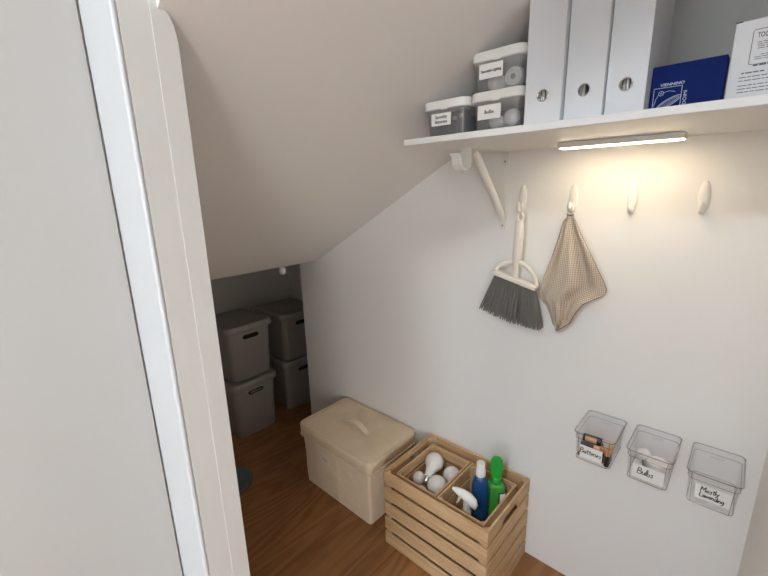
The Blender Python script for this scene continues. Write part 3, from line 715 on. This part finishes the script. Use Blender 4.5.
# ------------------------------------------------------------------ slatted crates
def make_crate(name, label, loc, W, D, H, th, slats, gap, post, group=None, handle=False, floor_h=.01, cleat=None):
    """W along x, D along y; loc = centre of base"""
    t = thing(name, label, 'crate', loc, group=group)
    sh = (H - gap * (slats - 1) - .003) / slats
    zs = [(.003 + i * (sh + gap), .003 + i * (sh + gap) + sh) for i in range(slats)]
    for nm, s in (('front_panel', -1), ('back_panel', 1)):
        bm = B()
        for z0, z1 in zs:
            y0, y1 = sorted((s * D / 2, s * (D / 2 - th))); box(bm, -W / 2, W / 2, y0, y1, z0, z1)
        obj(nm, bm, M['pine_x'], t, bevel=.0012)
    for s in (-1, 1):
        bm = B()
        x0, x1 = sorted((s * W / 2, s * (W / 2 - th)))
        for k, (z0, z1) in enumerate(zs):
            if handle and k == slats - 1:      # top board with a hand hole cut in its lower edge
                a, b, hh = -.056, .056, .026
                poly = [(-D / 2 + th, z0), (a - .006, z0), (a, z0 + hh * .6), (a + .008, z0 + hh), (b - .008, z0 + hh), (b, z0 + hh * .6), (b + .006, z0), (D / 2 - th, z0), (D / 2 - th, z1), (-D / 2 + th, z1)]
                prism(bm, poly, 'x', x0, x1)
            else: box(bm, x0, x1, -D / 2 + th, D / 2 - th, z0, z1)
        obj('side_panel', bm, M['pine_y'], t, bevel=.0012)
    for sx in (-1, 1):
        for sy in (-1, 1):
            cx, cy = sx * (W / 2 - th), sy * (D / 2 - th)
            bm = B(); prism(bm, [(cx, cy), (cx - sx * post, cy), (cx, cy - sy * post)], 'z', .004, H - .006); obj('corner_post', bm, M['pine_z'], t, bevel=.001)
    bm = B()
    n = 5; bw = (D - 2 * th - .004) / n
    for i in range(n): box(bm, -W / 2 + th + .001, W / 2 - th - .001, -D / 2 + th + .002 + i * bw + .002, -D / 2 + th + .002 + (i + 1) * bw - .002, .0, floor_h)
    obj('bottom', bm, M['pine_x'], t, bevel=.001)
    if cleat:
        for s in (-1, 1):
            y0, y1 = sorted((s * (D / 2 - th), s * (D / 2 - th - .05)))
            obj('ledge', box(B(), -W / 2 + th + .031, W / 2 - th - .031, y0, y1, cleat - .018, cleat), M['pine_x'], t, bevel=.001)
    return t
make_crate('wooden_crate', 'large pine slatted crate with two smaller crates set inside it', (-0.703, 1.133, 0), .448, .320, .342, .007, 5, .0155, .026, handle=True, cleat=.164)
make_crate('inner_crate', 'small slatted wooden crate full of light bulbs, left inside the large crate', (-0.800, 1.131, .1645), .188, .246, .160, .007, 3, .012, .018, 'small crates inside the large crate')
make_crate('inner_crate', 'small slatted wooden crate with bottles in it, right inside the large crate', (-0.606, 1.131, .1645), .190, .246, .160, .007, 3, .012, .018, 'small crates inside the large crate')

G2 = 'light bulbs in the small crate'
make_bulb('light_bulb', 'white bulb lying on top with its silver screw base showing', (-0.842, 1.194, .292), .0385, (.28, -.95, -.14), .114, G2, sock=.0115)
make_bulb('light_bulb', 'white globe bulb at the back right of the bulb crate', (-0.757, 1.196, .270), .0355, (0.0, .02, -1), .094, G2)
make_bulb('light_bulb', 'largest white globe bulb, at the front right of the bulb crate', (-0.768, 1.108, .272), .0385, (0.0, .02, -1), .096, G2)
make_bulb('light_bulb', 'small white pear-shaped bulb at the left of the bulb crate', (-0.856, 1.106, .262), .0260, (.10, -.30, -.95), .085, G2, sock=.010)
make_bulb('light_bulb', 'small white bulb at the front middle of the bulb crate', (-0.807, 1.052, .256), .0258, (0.0, .04, -1), .081, G2, sock=.010)
make_bulb('light_bulb', 'tiny white bulb at the front left corner of the bulb crate', (-0.863, 1.042, .256), .0160, (-.1, .1, -1), .076, G2, sock=.008)

# bottles
BZ = .1752
def bottle(name, label, loc, rz, prof, depth, bodymat, capprof=None, capmat=None):
    t = thing(name, label, 'bottle', loc, rz)
    bm = B(); loft(bm, [[(hw * math.copysign(abs(math.cos(a)) ** .8, math.cos(a)), depth * min(1, hw / .026) * math.copysign(abs(math.sin(a)) ** .8, math.sin(a)), z) for a in [2 * PI * k / 32 for k in range(32)]] for hw, z in prof])
    obj('body', bm, bodymat, t, smooth=60)
    if capprof:
        bm = B(); lathe(bm, capprof, 28); obj('cap', bm, capmat, t, smooth=45)
    return t
bottle('detergent_bottle', 'blue plastic bottle with a white cap, standing in the right small crate', (-0.6005, 1.140, BZ), math.radians(28),
       [(.022, 0), (.0275, .004), (.0290, .03), (.0300, .09), (.0310, .135), (.0300, .165), (.0260, .192), (.0185, .208), (.0140, .214)], .0205, M['blue'],
       [(.0001, .2142), (.0175, .2142), (.0180, .216), (.0178, .236), (.0160, .240), (.0152, .262), (.0140, .2665), (.0001, .2675)], M['white'])
t = bottle('shampoo_bottle', 'green plastic bottle with its flip cap open, right of the blue bottle', (-0.567, 1.196, BZ), math.radians(28),
       [(.025, 0), (.0325, .004), (.0345, .03), (.0355, .09), (.0355, .125), (.0335, .148), (.028, .160), (.020, .167)], .0225, M['green'],
       [(.0001, .1672), (.0195, .1672), (.0200, .169), (.0195, .190), (.0175, .194), (.0001, .1945)], M['greencap'])
bm = B()
ol = [(.0165, .190), (.0205, .205), (.0225, .225), (.0222, .245), (.0190, .262), (.0115, .273), (0, .2765)]
ol = ol + [(-x, z) for x, z in ol[-2::-1]]
prism(bm, ol, 'y', -.0035, .0045); obj('flip_lid', bm, M['greencap'], t, bevel=.002)
bm = B()
rows = []
for z in (.062, .140):
    rows.append([(.0358 * math.copysign(abs(math.cos(a)) ** .8, math.cos(a)), -.0230 * abs(math.sin(a)) ** .8, z) for a in [math.radians(18 + 60 * i / 10) for i in range(11)]])
R0, R1 = [[bm.verts.new(p) for p in r] for r in rows]
for i in range(10): bm.faces.new((R0[i], R0[i + 1], R1[i + 1], R1[i]))
o = obj('label_border', bm, M['ink'], t); sm = o.modifiers.new('solid', 'SOLIDIFY'); sm.thickness = .0005; sm.offset = 1
bm = B(); rows = []
for z in (.068, .134):
    rows.append([(.0363 * math.copysign(abs(math.cos(a)) ** .8, math.cos(a)), -.0235 * abs(math.sin(a)) ** .8, z) for a in [math.radians(20 + 50 * i / 10) for i in range(11)]])
R0, R1 = [[bm.verts.new(p) for p in r] for r in rows]
for i in range(10): bm.faces.new((R0[i], R0[i + 1], R1[i + 1], R1[i]))
o = obj('label_sticker', bm, M['paper'], t); sm = o.modifiers.new('solid', 'SOLIDIFY'); sm.thickness = .0005; sm.offset = 1

t = thing('spray_bottle', 'spray bottle with a white trigger head in front of the blue bottle', 'bottle', (-0.612, 1.066, BZ), math.radians(8))
bm = B(); lathe(bm, [(.0001, 0), (.024, 0), (.0265, .004), (.0265, .050), (.023, .068), (.013, .080), (.012, .088), (.0001, .088)], 28); obj('body', bm, M['tub'], t, smooth=50)
bm = B(); lathe(bm, [(.0001, .0882), (.0150, .0882), (.0150, .104), (.012, .108), (.0001, .108)], 24); obj('neck_collar', bm, M['white'], t, smooth=50)
bm = B(); tube(bm, [(-.046, 0, .1745), (-.036, 0, .1730), (-.015, 0, .1690), (.008, 0, .1610), (.022, 0, .150), (.028, 0, .1385), (.0285, 0, .128)], [.0095, .0125, .0170, .0200, .0190, .0140, .007], 16, flat=(1.0, .85, (0, 1, 0))); tube(bm, [(-.001, 0, .107), (.000, 0, .150)], .0115, 14); obj('spray_head', bm, M['white'], t, smooth=60)
bm = B(); tube(bm, [(-.028, 0, .166), (-.026, 0, .150), (-.030, 0, .135), (-.036, 0, .122)], [.005, .0055, .005, .004], 10); obj('trigger', bm, M['white'], t)
bm = B(); lathe(bm, [(.0001, 0), (.0065, 0), (.0065, .007), (.0001, .007)], 16, Matrix.Translation((-.0455, 0, .1745)) @ Matrix.Rotation(-PI / 2 - .1, 4, 'Y')); obj('nozzle', bm, M['white'], t)

# ------------------------------------------------------------------ canvas box
t = thing('fabric_storage_box', 'beige canvas storage box with a lid and a strap handle', 'storage box', (-1.249, 1.133, 0))
rnd = random.Random(5)
def soft(ring, z, amp):
    out = []
    for x, y, zz in ring:
        k = 1 + amp * (math.sin(x * 23 + z * 17) * .5 + math.sin(y * 31 - z * 29 + 1.3) * .5)
        out.append((x * k, y * k, zz))
    return out
bm = B(); rings = []
for i in range(13):
    f = i / 12; z = .002 + .262 * f
    rings.append(soft(rrect(.440 + .014 * f, .284 + .010 * f, .014, z, n=6), z, .010 * math.sin(PI * f)))
loft(bm, [rrect(.432, .276, .013, .0, n=6)] + rings); ob = obj('body', bm, M['canvas'], t, smooth=60)
bm = B()
lid = [(.470, .308, .026, .260), (.477, .315, .027, .262), (.480, .318, .027, .300), (.479, .317, .027, .315), (.468, .306, .026, .3195)]
rings = [rrect(w, d, r, z, n=6) for w, d, r, z in lid]
for f, dz in ((.85, .0005), (.6, .0), (.3, -.001)): rings.append(rrect(.468 * f, .306 * f, .026, .3200 + dz, n=6))
loft(bm, rings); obj('lid', bm, M['canvas'], t, smooth=60)
bm = B()
for w, d, r, z in ((.474, .312, .027, .3190), (.481, .319, .027, .2640)):
    rg = rrect(w, d, r, z, n=6); tube(bm, rg + [rg[0], rg[1]], .0026, 8)
obj('piping', bm, M['piping'], t, smooth=60)
bm = B(); strip(bm, [(-.100, -.008, .3215), (-.082, -.008, .3235), (-.066, -.008, .334), (-.040, -.008, .347), (-.005, -.008, .3535), (.030, -.008, .350), (.056, -.008, .338), (.072, -.008, .3245), (.088, -.008, .3215)], .026, .0035, (0, 1, 0)); obj('strap_handle', bm, M['strap'], t, smooth=60, bevel=.001)
bm = B()
for x in (-.105, .095):
    strip(bm, [(x - .016, -.008, .3222), (x + .016, -.008, .3222)], .030, .002, (0, 1, 0))
obj('handle_patch', bm, M['strap'], t, bevel=.0005)
for x in (-.128, .022):
    bm = B(); tube(bm, [(x, -.1425 - .0048 * k / 6 + .0004, .004 + .255 * k / 6) for k in range(7)], .0018, 6)
    obj('seam', bm, M['piping'], t)
bm = B(); box(bm, -.085, -.037, -.1485, -.1455, .165, .215); o = obj('fabric_tag', bm, plain('tag_fabric', (0.80, 0.74, 0.64), 0.9, 0.1, 600, spec=.1), t, bevel=.0006); o['label'] = 'small pale fabric tag with dark lettering'
text('tag_text', 'STORAGE', .0075, M['greyink'], t, (-.061, -.1487, .194), bold=.0002); text('tag_text', 'BOX', .0055, M['greyink'], t, (-.061, -.1487, .184), bold=.0001)

# ------------------------------------------------------------------ grey lidded boxes in the recess
def make_grey(x, y, z, rz, label, tape=False, W=.30, D=.36, H=.325):
    t = thing('grey_storage_box', label, 'storage box', (x, y, z), rz, group='grey lidded boxes in the recess')
    bm = B(); hx = -D / 2
    def ring(f, zz, n=6): return [(p[1], p[0], p[2]) for p in rrect((W - .03) * f, (D - .03) * f, .035, zz, n=n)]
    loft(bm, [ring(.90, .0), ring(.925, .006), ring(1.0, H - .035)]); obj('body', bm, M['greybox'], t, smooth=50)
    bm = B()
    def lr(e, zz): return [(p[1], p[0], p[2]) for p in rrect(W - e, D - e, .04 - e / 2, zz, n=6)]
    loft(bm, [lr(.006, H - .036), lr(.0, H - .033), lr(.0, H - .012), lr(.010, H - .002), lr(.03, H), lr(.036, H - .003)]); obj('lid', bm, M['greybox'], t, smooth=50)
    # hand hole on the front (+x side): dark slot with a raised rim
    zc = H - .075; k = (D - .03) / 2 * (1 - .0024)
    fx = (D - .03) / 2 * (.925 + .075 * (zc - .006) / (H - .041)) + .0006
    bm = B(); pts = [(fx, p[0], zc + p[1]) for p in [q_[:2] for q_ in rrect(.104, .030, .0148, 0)]]
    vs0 = [bm.verts.new(p) for p in pts]; vs1 = [bm.verts.new((p[0] - .012, p[1], p[2])) for p in pts]
    bm.faces.new(vs0); bm.faces.new(vs1[::-1])
    for i in range(len(pts)): bm.faces.new((vs0[i], vs0[(i + 1) % len(pts)], vs1[(i + 1) % len(pts)], vs1[i]))
    o = obj('hand_hole', bm, M['dark'], t); o['label'] = 'dark hand hole'
    bm = B(); tube(bm, [(p[0] + .0005, p[1], p[2]) for p in pts] + [(pts[0][0] + .0005, pts[0][1], pts[0][2])], .0022, 6); obj('hole_rim', bm, M['greybox'], t)
    if tape:
        bm = B(); rnd = random.Random(9)
        for i in range(6):
            yy = -.036 + i * .013; tube(bm, [(fx + .0012, yy, zc - .005 + rnd.uniform(0, .004)), (fx + .0012, yy + .006, zc + .005), (fx + .0012, yy + .011, zc - .004)], .0014, 5)
        obj('scribble', bm, M['chrome'], t)
    return t
make_grey(-2.180, 1.058, 0.0, 0.0, 'lower grey lidded box of the front stack, with scribble in its hand hole', tape=True, D=.35, H=.348)
make_grey(-2.195, 1.068, .3485, math.radians(1), 'upper grey lidded box of the front stack in the dark recess', D=.35, H=.335)
make_grey(-2.225, 1.440, 0.0, math.radians(0), 'lower grey lidded box of the back stack, cut off by the wall edge', W=.315, D=.35, H=.345)
make_grey(-2.225, 1.450, .3455, 0.0, 'upper grey lidded box of the back stack, cut off by the wall edge', W=.315, D=.35, H=.315)

t = thing('floor_disc', 'round blue-grey dish on the floor, half hidden by the white door frame', 'dish', (-1.742, 0.722, 0))
bm = B(); lathe(bm, [(.0001, 0), (.098, 0), (.106, .004), (.108, .010), (.105, .012), (.098, .008), (.0001, .007)], 48); obj('dish', bm, M['disc'], t, smooth=50)
t = thing('round_knob', 'small white round knob under the low edge of the sloping ceiling', 'knob', (-1.690, 1.094, 1.100))
bm = B(); lathe(bm, [(.0001, 0), (.010, 0), (.010, -.066), (.0001, -.066)], 16); obj('stem', bm, M['steel'], t)
bm = B(); lathe(bm, [(.0001, -.060), (.012, -.062), (.0175, -.070), (.0185, -.079), (.0155, -.089), (.009, -.095), (.0001, -.097)], 24); obj('knob_head', bm, M['white'], t, smooth=60)

# ------------------------------------------------------------------ light
w = bpy.data.worlds.new('world'); scene.world = w; w.use_nodes = True
nt = w.node_tree; bg = nt.nodes['Background']
sky = nt.nodes.new('ShaderNodeTexSky'); sky.sky_type = 'NISHITA'; sky.sun_disc = False; sky.sun_elevation = math.radians(35); sky.sun_rotation = math.radians(200)
nt.links.new(sky.outputs[0], bg.inputs['Color']); bg.inputs['Strength'].default_value = 0.12
def area(name, loc, rot, sx, sy, power, color):
    l = bpy.data.lights.new(name, 'AREA'); l.shape = 'RECTANGLE'; l.size = sx; l.size_y = sy; l.energy = power; l.color = color
    o = bpy.data.objects.new(name, l); col.objects.link(o); o.location = loc; o.rotation_euler = rot; return o
for (x0, x1), pw_ in zip(WINS, (325, 40)):  # first is the daylight, second is added fill
    area('window_daylight', ((x0 + x1) / 2, -3.0, (WZ0 + WZ1) / 2), (math.radians(-90), 0, 0), x1 - x0 - .1, WZ1 - WZ0 - .1, pw_, (0.66, 0.87, 1.0))
area('window_daylight', (2.0, -2.3, (WZ0 + WZ1) / 2), (0, math.radians(90), 0), WZ1 - WZ0 - .1, 1.1, 57, (0.93, 0.95, 0.94))  # added fill through the made-up side window
area('room_lamp', (0.0, -1.4, 2.49), (0, 0, 0), .5, .5, 36, (0.90, 0.96, 1.0))  # overhead fill light added to brighten the closet, no known lamp

# ------------------------------------------------------------------ camera
yaw, pitch, roll, f_px = -7.45152962e-01, 2.44843566e-01, 2.72021495e-02, 401.227707
fwd = Vector((math.sin(yaw) * math.cos(pitch), math.cos(yaw) * math.cos(pitch), -math.sin(pitch)))
r_ = Vector((math.cos(yaw), -math.sin(yaw), 0)); d_ = fwd.cross(r_)
r2 = math.cos(roll) * r_ + math.sin(roll) * d_; d2 = -math.sin(roll) * r_ + math.cos(roll) * d_
cd = bpy.data.cameras.new('camera'); cam = bpy.data.objects.new('camera', cd); col.objects.link(cam)
cd.sensor_fit = 'HORIZONTAL'; cd.sensor_width = 36.0; cd.lens = f_px / 768 * 36.0; cd.clip_start = 0.01
m = Matrix.Identity(4)
for i in range(3): m[i][0], m[i][1], m[i][2] = r2[i], -d2[i], -fwd[i]
m.translation = (0, 0, 1.40842)
cam.matrix_world = m
scene.camera = cam

scene.view_settings.view_transform = 'Standard'; scene.view_settings.look = 'None'
scene.view_settings.gamma = 1.0; scene.view_settings.use_curve_mapping = False
scene.view_settings.exposure = 0.14
scene.cycles.max_bounces = 10; scene.cycles.diffuse_bounces = 6; scene.cycles.transparent_max_bounces = 24
scene.cycles.use_denoising = True
